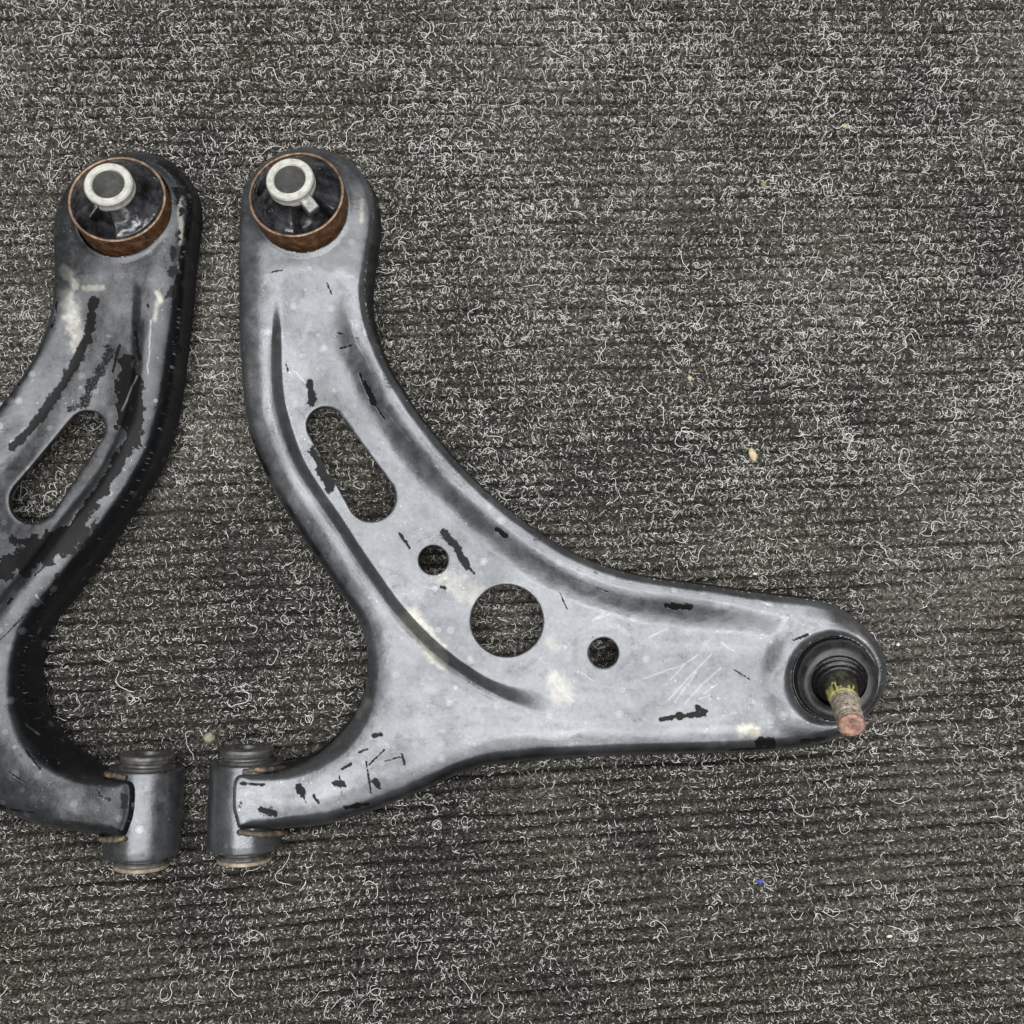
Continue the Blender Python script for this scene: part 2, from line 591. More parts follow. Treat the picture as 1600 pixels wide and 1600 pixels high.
def arm_grid():
    out = smooth_loop(OUT, 4)
    val = smooth_loop(VAL, 4)
    us = np.arange(366 - 8, 1392, STEP)
    vs = np.arange(226, 1304, STEP)
    U, V = np.meshgrid(us, vs)
    so = sdf_poly(U, V, out)
    near = so < 6
    sh = np.full(U.shape, 1e9)
    hs = [hole_sdf(U, V, h) for h in HOLES]
    for h in hs:
        sh = np.minimum(sh, h)
    f = np.maximum(so, -sh)
    gy, gx = np.gradient(f, STEP)
    gl = np.hypot(gx, gy) + 1e-9
    gx, gy = gx / gl, gy / gl
    snap = np.abs(f) < 0.75 * STEP
    U = np.where(snap, U - f * gx, U)
    V = np.where(snap, V - f * gy, V)
    ins = (f < 0) | snap
    so = np.where(snap & (np.abs(so - f) < 1e-6), 0, so)
    q = ins[:-1, :-1] & ins[:-1, 1:] & ins[1:, 1:] & ins[1:, :-1]
    ny, nx = U.shape
    idx = np.arange(ny * nx).reshape(ny, nx)
    F = np.stack([idx[:-1, :-1], idx[1:, :-1], idx[1:, 1:], idx[:-1, 1:]], -1)[q]
    used = np.unique(F)
    remap = np.full(ny * nx, -1)
    remap[used] = np.arange(len(used))
    F = remap[F]
    u, v = U.ravel()[used], V.ravel()[used]
    so = so.ravel()[used]
    gx, gy = gx.ravel()[used], gy.ravel()[used]
    sv = sdf_poly(u, v, val)
    side = sstep(18, -18, sdf_poly(u, v, UPPER))
    hs = [h.ravel()[used] for h in hs]
    return u, v, so, sv, hs, gx, gy, F, side


def arm_height(u, v, so, sv, hs, side, gx, gy):
    z = np.full(u.shape, 42.0)
    d = np.hypot(u - 380, v - 1250)
    z += 4.5 * sstep(330, 90, d)
    dv = np.clip(430 - v, 0, None)
    z -= 0.065 * dv * dv / (dv + 40)
    # lower right flange runs a little lower than the triangular plateau
    low = sstep(700, 920, u) * sstep(1030, 1090, v)
    z -= 2.2 * low
    # pressed channel
    soft = np.clip(np.maximum(side, sstep(740, 900, u)), 0, 1)
    wid = 1 + 1.1 * soft
    inn = (0.6 * sstep(8 + 5 * soft, -10 - 6 * soft, sv / wid + 2 * soft) + 0.4 * sstep(30, -14, sv / wid)) * sstep(400, 610, v)
    dep = 9.0 - 3.2 * sstep(760, 960, u) * sstep(1000, 1080, v) - 5.2 * sstep(1090, 1235, u)
    z -= dep * inn + 2.2 * low * -inn
    # ridge along the rims
    rid = np.exp(-((sv - 16) / 9) ** 2) * sstep(470, 560, v)
    z += 0.4 * rid * (1 - soft)
    # ball joint collar
    db = np.hypot(u - 1303, v - 1060)
    z += 2.2 * sstep(122, 78, db) - 2.6 * np.exp(-((db - 66) / 6.5) ** 2)
    # rear bushing: slight upturned lip round the sleeve
    dr = np.hypot(u - 471, v - 322)
    z += 1.6 * np.exp(-((dr - 73) / 6) ** 2) * 0.5
    # dimples round the two small holes
    for cx, cy, r in ((677, 875, 44), (943, 1020, 50)):
        dd = np.hypot(u - cx, v - cy)
        z -= 0.5 * sstep(r + 3, r - 12, dd)
    # sheared hole edges
    for h in hs[:4]:
        z -= 0.7 * np.exp(-np.clip(h, 0, None) / 1.6)
    # gentle waviness of pressed sheet
    z += (fbm(u / 80, v / 80, 41, 2) - 0.5) * 2.0 + (fbm(u / 26, v / 26, 43, 2) - 0.5) * 0.30
    # rounded-over edges
    bend = np.exp(-(((u - 530) / 55) ** 2 + ((v - 1145) / 65) ** 2))
    south = sstep(0.2, 0.8, gy)
    w = 20 + 14 * bend + 4 * south \
        - 13 * sstep(395, 370, u) * sstep(1180, 1205, v) - 6 * sstep(460, 400, v) - 5 * side - 8 * sstep(0.3, 0.8, -gx) * sstep(1000, 900, v)
    # crowned rims
    t2 = np.clip(-so / (46 - 10 * side), 0, 1)
    z -= (3.4 + 1.4 * bend) * (1 - t2) ** 2 * sstep(395, 470, u + 200 * sstep(1150, 1100, v))
    w = w * 0.8
    t = np.clip(-so / w, 0, 1)
    z -= (w * (0.46 + 0.22 * bend + 0.12 * south - 0.12 * side)) * (1 - np.sqrt(np.clip(1 - (1 - t) ** 2, 0, 1)))
    return z * MM


def bound_edges(F):
    e = np.concatenate([F[:, [0, 1]], F[:, [1, 2]], F[:, [2, 3]], F[:, [3, 0]]])
    n = F.max() + 1
    key = e[:, 0].astype(np.int64) * n + e[:, 1]
    rev = e[:, 1].astype(np.int64) * n + e[:, 0]
    return e[~np.isin(key, rev)]


GRID = arm_grid()


def arm_mesh(xf=None, mirror=False):
    u, v, so, sv, hs, gx, gy, F, side = GRID
    z = arm_height(u, v, so, sv, hs, side, gx, gy)
    x, y = P(u, v, z)
    V = np.stack([x, y, z], -1)
    be = bound_edges(F)
    bv = np.unique(be)
    n0 = len(V)
    hmin = np.min(np.stack(hs), 0)
    outer = (-so[bv]) < hmin[bv]
    # outward direction in the world (v runs down)
    ox, oy = gx[bv], -gy[bv]
    top = z[bv]
    # rings under the border: flange outside, sheet thickness in the holes
    slot_depth = 3.2 * MM
    zbot = np.where(u[bv] < 470, 16 * MM, 12 * MM) + (vnoise(u[bv] / 60, v[bv] / 60, 3) - 0.5) * 4 * MM
    r1 = np.where(outer, top - 4 * MM, top - slot_depth * 0.5)
    r2 = np.where(outer, zbot + 2.5 * MM, top - slot_depth)
    r3 = np.where(outer, zbot, top - slot_depth)
    o1 = np.where(outer, 0.5, 0.0) * MM
    o2 = np.where(outer, 0.7, 0.0) * MM
    o3 = np.where(outer, 2.2, -0.6) * MM
    rings = []
    for zz, oo in ((r1, o1), (r2, o2), (r3, o3)):
        rings.append(np.stack([x[bv] + ox * oo, y[bv] + oy * oo, zz], -1))
    V = np.concatenate([V] + rings)
    m = len(bv)
    loc = np.full(n0, -1)
    loc[bv] = np.arange(m)
    fs = [F]
    prev = be
    for k in range(3):
        nxt = loc[be] + n0 + k * m
        fs.append(np.stack([prev[:, 1], prev[:, 0], nxt[:, 0], nxt[:, 1]], -1))
        prev = nxt
    F = np.concatenate(fs)
    src = np.concatenate([np.arange(n0), bv, bv, bv])
    lev = np.concatenate([np.zeros(n0), np.ones(m), np.full(m, 2), np.full(m, 3)])
    if xf is not None:
        M, T = xf
        V[:, :2] = V[:, :2] @ M.T + T
    if mirror:
        F = F[:, ::-1]
    return V, F, src, lev


def chips(u, v, lst, seed):
    c = np.zeros(u.shape)
    nz = fbm(u / 9, v / 9, seed, 3) - 0.5
    nz2 = vnoise(u / 3, v / 3, seed + 5) - 0.5
    for (x0, y0, x1, y1, r, s) in lst:
        bx0, bx1, by0, by1 = min(x0, x1) - 3 * r - 6, max(x0, x1) + 3 * r + 6, min(y0, y1) - 3 * r - 6, max(y0, y1) + 3 * r + 6
        k = (u > bx0) & (u < bx1) & (v > by0) & (v < by1)
        d = seg_dist(u[k], v[k], (x0, y0, x1, y1))
        val = s * np.clip(0.5 + (r * (1 + 1.5 * nz[k]) - d) / (0.30 * r + 1.2) * 0.5 + nz2[k] * 0.35, 0, 1)
        c[k] = np.maximum(c[k], val)
    return c


CH_R = [(484, 598, 488, 628, 6, .95), (570, 598, 584, 630, 4.5, 1), (584, 630, 602, 656, 1.6, 1), (488, 702, 518, 758, 6, .8),
        (500, 735, 516, 764, 7, .7), (624, 834, 640, 856, 2.4, 1), (694, 834, 716, 858, 6.5, 1), (714, 858, 730, 884, 5, 1),
        (730, 884, 742, 896, 1.6, 1), (776, 826, 790, 838, 4, .9), (1042, 946, 1078, 950, 5, 1), (1034, 1124, 1060, 1117, 3.8, 1),
        (1060, 1119, 1100, 1116, 4.5, 1), (1090, 1106, 1104, 1112, 3.5, 1), (874, 925, 886, 952, 1.0, .9), (1146, 1046, 1172, 1062, 1.0, .9),
        (1182, 1160, 1206, 1160, 6, .95), (1140, 1172, 1210, 1168, 2, 1), (1252, 1158, 1288, 1154, 3, .9),
        (408, 1266, 428, 1270, 5.5, 1), (466, 1228, 472, 1240, 6, 1), (474, 1244, 478, 1254, 1.5, 1), (490, 1243, 498, 1255, 2, 1),
        (524, 1224, 536, 1226, 4.5, 1), (530, 1212, 534, 1240, 1.0, .9), (586, 1220, 590, 1228, 5, 1), (534, 1202, 548, 1194, 2, .9),
        (560, 1176, 576, 1170, 1.5, .9), (572, 1190, 580, 1240, 1.4, .9), (576, 1196, 600, 1172, 1.4, .9), (584, 1150, 596, 1148, 3, .9),
        (600, 1190, 628, 1182, 1.2, .8), (628, 1178, 632, 1194, 1.6, .9), (376, 1224, 412, 1226, 2.5, .8), (540, 1262, 574, 1256, 4, .9),
        (690, 917, 696, 919, 2.5, .8), (895, 905, 950, 925, 0.9, .8), (1240, 1000, 1262, 992, 2.0, .9), (384, 660, 396, 690, 2.5, .9),
        (398, 700, 420, 742, 2.5, .9), (486, 862, 500, 880, 2, .7), (446, 566, 450, 580, 1.2, .7), (425, 425, 440, 422, 1.5, .7),
        (510, 440, 518, 460, 1.2, .8), (528, 520, 560, 530, 1.2, .7), (530, 545, 548, 540, 1.6, .8), (562, 584, 566, 596, 2, .9)]
CH_L = [(196, 600, 196, 660, 16, 1), (120, 836, 30, 880, 20, 1), (146, 470, 140, 515, 7, 1), (140, 515, 122, 560, 7.5, 1), (122, 560, 92, 610, 8, .95), (92, 610, 60, 655, 7, .9), (60, 655, 20, 700, 6, .95),  # besides chips, a black band following the channel crease
        (170, 548, 150, 590, 9, .62), (150, 590, 128, 632, 10, .62), (128, 632, 108, 640, 6, .6), (186, 540, 176, 580, 2.5, .9),
        (212, 520, 218, 560, 3.5, .9), (196, 566, 206, 590, 12, 1), (206, 590, 212, 640, 14, 1), (212, 640, 206, 690, 14, 1),
        (206, 690, 186, 720, 12, 1), (190, 715, 150, 775, 11, 1), (150, 775, 112, 830, 10, 1), (112, 830, 60, 855, 14, 1), (60, 855, 5, 890, 18, .95),
        (60, 850, 20, 845, 8, .8), (231, 477, 232, 478, 2.5, 1), (66, 880, 76, 872, 2.5, .9), (54, 900, 84, 868, 1.4, .9),
        (270, 600, 240, 640, 1.2, .8), (290, 470, 288, 500, 4, .9), (282, 530, 276, 570, 5, .8), (60, 980, 62, 980, 3, .9),
        (50, 1080, 42, 1110, 3.5, 1), (42, 1110, 60, 1150, 2.5, 1), (60, 1150, 78, 1178, 3, .9), (0, 1262, 52, 1270, 1.2, 1),
        (150, 1240, 170, 1250, 3.5, .5), (40, 1170, 62, 1200, 2.2, .8), (14, 1206, 40, 1224, 1.6, .8), (284, 620, 268, 690, 10, .55),
        (250, 730, 226, 780, 9, .5), (206, 812, 180, 850, 8, .5), (40, 960, 0, 1000, 1.6, .8), (18, 936, 12, 944, 3, .8)]
SC_R = [(1006, 1060, 1064, 1040, 1.0), (1064, 1040, 1090, 1024, 1.0), (1044, 1094, 1090, 1044, 0.9), (1090, 1044, 1112, 1022, 0.9),
        (1054, 1098, 1088, 1050, 0.9), (1070, 1100, 1096, 1070, 1.0), (1096, 1070, 1126, 1044, 1.0), (1048, 1062, 1072, 1036, 0.7),
        (1014, 996, 1044, 982, 1.2), (1100, 1084, 1122, 1068, 0.9), (1092, 1092, 1108, 1088, 0.9), (925, 970, 944, 958, 1.0), (935, 966, 955, 958, 0.9),
        (1128, 1004, 1148, 1016, 0.8), (908, 1050, 926, 1064, 1.6), (880, 1084, 898, 1096, 0.9), (458, 580, 478, 600, 0.8), (600, 640, 640, 690, 0.9),
        (548, 500, 560, 545, 1.4), (556, 535, 580, 580, 1.2), (1180, 936, 1200, 944, 2.0), (1246, 1062, 1262, 1108, 1.5), (1262, 1108, 1296, 1122, 1.5)]
SC_L = [(278, 410, 284, 440, 1.2), (214, 588, 190, 642, 1.6), (236, 500, 230, 585, 1.2),
        (56, 930, 66, 945, 1.2), (40, 1130, 60, 1150, 1.2), (190, 688, 182, 700, 2)]
TAN_R = [(640, 965, 690, 1030, 14, .55), (868, 1060, 880, 1085, 14, .38), (1160, 1140, 1180, 1144, 9, .7), (700, 905, 740, 930, 16, .25),
         (860, 1006, 872, 1010, 8, .25), (1240, 1050, 1246, 1090, 4, .8), (1350, 1000, 1330, 975, 4, .4), (566, 312, 564, 345, 3, .7), (560, 1120, 575, 1095, 4, .6)]
TAN_L = [(140, 1205, 176, 1206, 3, .4), (280, 300, 284, 380, 3, .5), (245, 457, 250, 470, 4, .6), (246, 470, 242, 500, 3, .4), (130, 450, 160, 450, 4, .5), (100, 420, 118, 446, 7, .45), (104, 460, 124, 540, 12, .35), (120, 800, 102, 842, 3, .6)]


def make_body(name, parent, mat, ch, scr, tan, xf=None, mirror=False, seed=1, haze_bias=0.0):
    V, F, src, lev = arm_mesh(xf, mirror)
    u0, v0, so, sv, hs, gx, gy, _, side = GRID
    uu, vv = UV(V[:, 0], V[:, 1], V[:, 2])
    n0 = len(u0)
    uu[n0:], vv[n0:] = uu[src[n0:]], vv[src[n0:]]
    c = chips(uu, vv, ch, seed)
    s = np.zeros(len(V))
    wob = (vnoise(uu / 11, vv / 11, seed + 3) - 0.5) * 3.0
    for (x0, y0, x1, y1, r) in scr:
        k = (uu > min(x0, x1) - 9) & (uu < max(x0, x1) + 9) & (vv > min(y0, y1) - 9) & (vv < max(y0, y1) + 9)
        d = seg_dist(uu[k] + wob[k], vv[k] - wob[k], (x0, y0, x1, y1))
        s[k] = np.maximum(s[k], 0.28 * np.clip((0.4 * r + 0.9 - d) / 0.9, 0, 1) * (0.45 + 0.55 * vnoise(uu[k] / 6, vv[k] / 6, seed + 9)))
    t = chips(uu, vv, tan, seed + 20) * (0.6 + 0.5 * vnoise(uu / 5, vv / 5, seed + 2))
    # dry film: worn off on the upstanding edges, patchy elsewhere; one facing gets painted shade
    hz_shade = 0.88 + haze_bias + (fbm(uu / 70, vv / 70, seed + 31, 3) - 0.5) * 0.75
    edge = np.exp(-np.abs(so[src] + 9) / 9.0)
    hz_shade = hz_shade - 0.16 * edge * (0.4 + fbm(uu / 20, vv / 20, seed + 37, 2))
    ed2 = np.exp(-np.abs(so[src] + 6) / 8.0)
    shade_face = sstep(0.15, 0.7, -gx[src]) if mirror else sstep(0.15, 0.7, gy[src])
    hz_shade = hz_shade - 0.75 * ed2 * shade_face * (0.5 + fbm(uu / 30, vv / 12, seed + 71, 2))  # dark reflection painted into edges facing one way, on top of wear
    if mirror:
        hz_shade = hz_shade * (1 - 0.9 * shade_face * sstep(-12, -3, so[src]))
    hz_shade = np.where(lev >= 1, 0.10, hz_shade)
    pat = sstep(0.66, 0.76, fbm(uu / 30, vv / 30, seed + 51, 4)) * sstep(0.2, 0.6, edge)
    c = np.maximum(c, (0.75 if mirror else 0.42) * pat)
    c = np.where(lev >= 2, 0.35, c)
    rust = np.zeros(len(V))
    rust[n0:] = np.where((np.min(np.stack(hs), 0)[src[n0:]] < -so[src[n0:]]), 0.8 * sstep(0.5, 0.7, fbm(uu[n0:] / 25, vv[n0:] / 25, seed + 61)), 0)
    orig = np.array(parent.location)
    me = mesh_np(name, V - orig, F)
    attr(me, 'chip', c)
    attr(me, 'scratch', s)
    attr(me, 'tan', np.clip(t, 0, 0.8))
    attr(me, 'haze_shade', np.clip(hz_shade, 0, 1))
    attr(me, 'rust', rust)
    o = bpy.data.objects.new(name, me)
    C.objects.link(o)
    me.materials.append(mat)
    me.polygons.foreach_set('use_smooth', np.ones(len(me.polygons), bool))
    o.parent = parent
    return o


def put(name, me, mat, parent, grand=None, deg=None):
    """mesh given in world coordinates -> child of parent (which sits under grand)"""
    base = Vector(grand.location) if grand is not None else Vector(parent.location)
    me.transform(Matrix.Translation(-base))
    o = bpy.data.objects.new(name, me)
    C.objects.link(o)
    me.materials.append(mat)
    me.polygons.foreach_set('use_smooth', np.ones(len(me.polygons), bool))
    if deg:
        sharpen(me, deg)
    o.parent = parent
    return o


def frame(origin, axis, ref=Vector((1, 0, 0))):
    zc = Vector(axis).normalized()
    xc = (ref - zc * ref.dot(zc)).normalized()
    yc = zc.cross(xc)
    M = Matrix((xc, yc, zc)).transposed().to_4x4()
    M.translation = origin
    return M


def embossed_text(txt, size, depth):
    cu = bpy.data.curves.new('lettering', 'FONT')
    cu.body = txt
    cu.size = size
    cu.extrude = depth
    cu.align_x = 'CENTER'
    cu.align_y = 'CENTER'
    cu.resolution_u = 2
    o = bpy.data.objects.new('lettering', cu)
    C.objects.link(o)
    bpy.context.view_layer.update()
    me = bpy.data.meshes.new_from_object(o)
    bpy.data.objects.remove(o)
    bpy.data.curves.remove(cu)
    me.name = 'lettering'
    return me


def box_mesh(name, sx, sy, sz, bev=0.0006):
    bm = bmesh.new()
    bmesh.ops.create_cube(bm, size=1)
    bmesh.ops.scale(bm, vec=(sx, sy, sz), verts=bm.verts)
    bmesh.ops.bevel(bm, geom=bm.edges[:], offset=bev, segments=2, affect='EDGES', profile=0.6)
    me = bpy.data.meshes.new(name)
    bm.to_mesh(me)
    bm.free()
    return me


def rear_bushing(arm, centre, axis, mirror):
    s = -1 if mirror else 1
    M = frame(centre, axis)
    ro, ri = 28.6 * MM, 26.8 * MM
    top = 13.0 * MM
    bot = -29 * MM

    def jit(V):
        a = np.arctan2(V[:, 1], V[:, 0])
        V = V.copy()
        k = 1 + (vnoise(a * 9 + 40, V[:, 2] * 900, 5) - 0.5) * 0.006
        V[:, :2] *= k[:, None]
        return V
    sl = put('bushing_sleeve', lathe('bushing_sleeve', [(ro - .5 * MM, bot), (ro, bot + .6 * MM)] +
             [(ro, bot + (top - bot) * t) for t in np.linspace(.1, .96, 14)] + [(ro - .15 * MM, top - .3 * MM)], 120, M, jit), M_RUST, arm)
    rim = put('sleeve_rim', lathe('sleeve_rim', [(ro - .15 * MM, top - .3 * MM), (ro - .6 * MM, top + .1 * MM), (ri + .3 * MM, top), (ri, top - .5 * MM),
              (ri, top - 12 * MM)], 120, M), M_RIM, sl, arm)
    # rubber insert with two moulded windows
    nt_, nr = 160, 44
    rt = 13.2 * MM
    th = np.linspace(0, 2 * np.pi, nt_, endpoint=False)
    rr = np.linspace(rt - .5 * MM, ri - 0.05 * MM, nr)
    TH, RR = np.meshgrid(th, rr)
    q = (RR - rt) / (ri - rt)
    Z = top - 0.8 * MM + 11.0 * MM * (1 - np.clip(q, 0, 1)) ** 1.35
    Z -= 1.3 * MM * sstep(0.90, 0.97, q) * sstep(1.0, 0.99, q)
    X, Y = RR * np.cos(TH), RR * np.sin(TH)
    Z += (fbm(X / 0.006 + 9, Y / 0.006, 77 + s, 2) - 0.5) * 0.7 * MM

    def win(a0, half, r0, r1, depth):
        da = (TH - a0 + np.pi) % (2 * np.pi) - np.pi
        return depth * sstep(half + .10, half - .06, np.abs(da)) * sstep(r0 - .06, r0 + .05, q) * sstep(r1 + .05, r1 - .03, q)
    aA = R(168) if not mirror else R(14)
    aB = R(-58) if not mirror else R(-119)
    Z -= win(aA, R(13 if not mirror else 17), 0.05 if not mirror else .25, 0.72 if not mirror else .86, 9 * MM)
    Z -= win(aB, R(27), 0.10, 0.93, 12 * MM)
    V = np.stack([X, Y, Z], -1).reshape(-1, 3)
    idx = np.arange(nt_ * nr).reshape(nr, nt_)
    nx_ = np.roll(idx, -1, 1)
    F = np.stack([idx[:-1], idx[1:], nx_[1:], nx_[:-1]], -1).reshape(-1, 4)
    Mn = np.array(M)
    rub = put('rubber_insert', mesh_np('rubber_insert', V @ Mn[:3, :3].T + Mn[:3, 3], F), M_RUBBER, sl, arm)
    # raised moulding marks
    def mark(me, ang, r, rot, z=None):
        x, y = r * math.cos(ang), r * math.sin(ang)
        qq = (r - rt) / (ri - rt)
        zz = top - 0.8 * MM + 11.0 * MM * (1 - qq) ** 1.35 + 0.1 * MM
        me.transform(M @ Matrix.Translation((x, y, zz)) @ Matrix.Rotation(R(34), 4, Vector((-math.sin(ang), math.cos(ang), 0))) @ Matrix.Rotation(rot, 4, 'Z'))
        return me
    if not mirror:
        put('lettering', mark(embossed_text('C10', 4.6 * MM, .25 * MM), R(-118), 22.5 * MM, R(-20)), M_RUBBER, sl, arm)
        put('moulded_letter', mark(embossed_text('D', 5.2 * MM, .25 * MM), R(-158), 21.5 * MM, R(-10)), M_RUBBER, sl, arm)
        put('moulded_stroke', mark(box_mesh('moulded_stroke', .5 * MM, 6.5 * MM, .6 * MM, .1 * MM), R(-142), 21.5 * MM, R(-18)), M_RUBBER, sl, arm)
        put('moulded_letter', mark(embossed_text('D', 3.4 * MM, .25 * MM), R(-146), 17.5 * MM, R(-30)), M_RUBBER, sl, arm)
        pips = [(R(-133), 19.0 * MM), (R(47), 21.0 * MM)]
    else:
        pips = [(R(-47), 20.0 * MM)]
    for a, r in pips:
        put('moulded_pip', mark(lathe('moulded_pip', [(1.7 * MM, -.3 * MM), (1.7 * MM, .5 * MM), (1.3 * MM, .7 * MM), (.9 * MM, .3 * MM), (0, .25 * MM)], 20), a, r, 0), M_RUBBER, sl, arm)
    # inner steel tube
    tt = top + 15.5 * MM
    to, tin = 13.9 * MM, 9.1 * MM
    tube = put('inner_tube', lathe('inner_tube', [(to, -2 * MM), (to + .1 * MM, tt - 6 * MM), (to, tt - 4.6 * MM), (to - .35 * MM, tt - 4.2 * MM), (to, tt - 3.8 * MM),
               (to, tt - .9 * MM), (to - .8 * MM, tt), (tin + .7 * MM, tt), (tin, tt - .8 * MM)], 80, M), M_ALU, sl, arm, 40)
    put('tube_bore', lathe('tube_bore', [(tin, tt - .8 * MM), (tin - .2 * MM, tt - 10 * MM), (tin - .3 * MM, -10 * MM), (0.0, -10.5 * MM)], 64, M), M_ALU_IN, sl, arm)
    # stop lug
    a = R(-50) if not mirror else R(-128)
    lug = box_mesh('stop_lug', 9.5 * MM, 7.6 * MM, 8 * MM, 1.0 * MM)
    lug.transform(M @ Matrix.Rotation(a, 4, 'Z') @ Matrix.Translation((16.2 * MM, 0, top + 7.0 * MM)) @ Matrix.Rotation(R(18), 4, 'Y'))
    put('stop_lug', lug, M_NUB if not mirror else M_RUBBER, sl, arm)
    return sl


def front_bushing(arm, centre, axis, weld_dir):
    M = frame(centre, axis, Vector((0, 0, 1)))
    r, h = 21.4 * MM, 25 * MM

    def jit(V):
        a = np.arctan2(V[:, 1], V[:, 0])
        V = V.copy()
        V[:, :2] *= (1 + (vnoise(a * 4 + 40, V[:, 2] * 120, 8) - 0.5) * 0.012)[:, None]
        return V
    prof = [(16 * MM, -h + .6 * MM), (r - 1.4 * MM, -h), (r - .3 * MM, -h + .5 * MM)] + [(r, z) for z in np.linspace(-h + 1.2 * MM, h - 1.2 * MM, 12)] + \
           [(r - .3 * MM, h - .5 * MM), (r - 1.4 * MM, h), (16 * MM, h - .6 * MM)]
    col = put('bushing_collar', lathe('bushing_collar', prof, 96, M, jit), M_COLLAR, arm)
    for sg in (1, -1):
        pr = [(16.2 * MM, sg * (h - 1.5 * MM)), (16.2 * MM, sg * (h + .8 * MM)), (14.2 * MM, sg * (h + 1.5 * MM)), (14.0 * MM, sg * (h + 2.4 * MM)),
              (15.0 * MM, sg * (h + 3.2 * MM)), (15.4 * MM, sg * (h + 4.6 * MM)), (15.0 * MM, sg * (h + 5.2 * MM))]
        put('bushing_end', lathe('bushing_end', pr[::sg], 72, M), M_CAP, col, arm, 40)
        pr = [(15.0 * MM, sg * (h + 5.2 * MM)), (15.6 * MM, sg * (h + 5.5 * MM)), (15.6 * MM, sg * (h + 7.2 * MM)), (14.8 * MM, sg * (h + 7.7 * MM)),
              (7.5 * MM, sg * (h + 7.7 * MM)), (7.0 * MM, sg * (h + 6.5 * MM)), (7 * MM, 0.0)]
        put('sleeve_end', lathe('sleeve_end', pr[::sg], 72, M), M_CAP if sg > 0 else M_CAPRUST, col, arm, 40)
    return col


def weld_bead(arm, pts, rad, name='weld_bead'):
    """lumpy bead along a path"""
    pts = smooth_loop(pts, 8, False)
    n, k = len(pts), 10
    V, F = [], []
    for i, p in enumerate(pts):
        t = Vector(pts[min(i + 1, n - 1)] - pts[max(i - 1, 0)]).normalized()
        s = t.cross(Vector((0, 0, 1))).normalized()
        w = s.cross(t)
        rr = rad * (0.75 + 0.4 * abs(math.sin(i * 0.9)) + 0.25 * float(vnoise(i * 0.7, 3.3, 5))) * (0.3 if i in (0, n - 1) else 1)
        for j in range(k):
            a = 2 * math.pi * j / k
            V.append(tuple(Vector(p) + s * math.cos(a) * rr + w * math.sin(a) * rr))
    for i in range(n - 1):
        for j in range(k):
            F.append((i * k + j, i * k + (j + 1) % k, (i + 1) * k + (j + 1) % k, (i + 1) * k + j))
    return put(name, mesh_np(name, V, F), M_WELD, arm)


def loft(name, rings, seg=64):
    """rings: (centre Vector, axis Vector, radius)"""
    V, F = [], []
    for c, ax, r in rings:
        M = frame(c, ax)
        for k in range(seg):
            a = 2 * math.pi * k / seg
            V.append(tuple(M @ Vector((r * math.cos(a), r * math.sin(a), 0))))
    for i in range(len(rings) - 1):
        for k in range(seg):
            a, b = i * seg + k, i * seg + (k + 1) % seg
            F.append((a, b, b + seg, a + seg))
    return mesh_np(name, V, F)


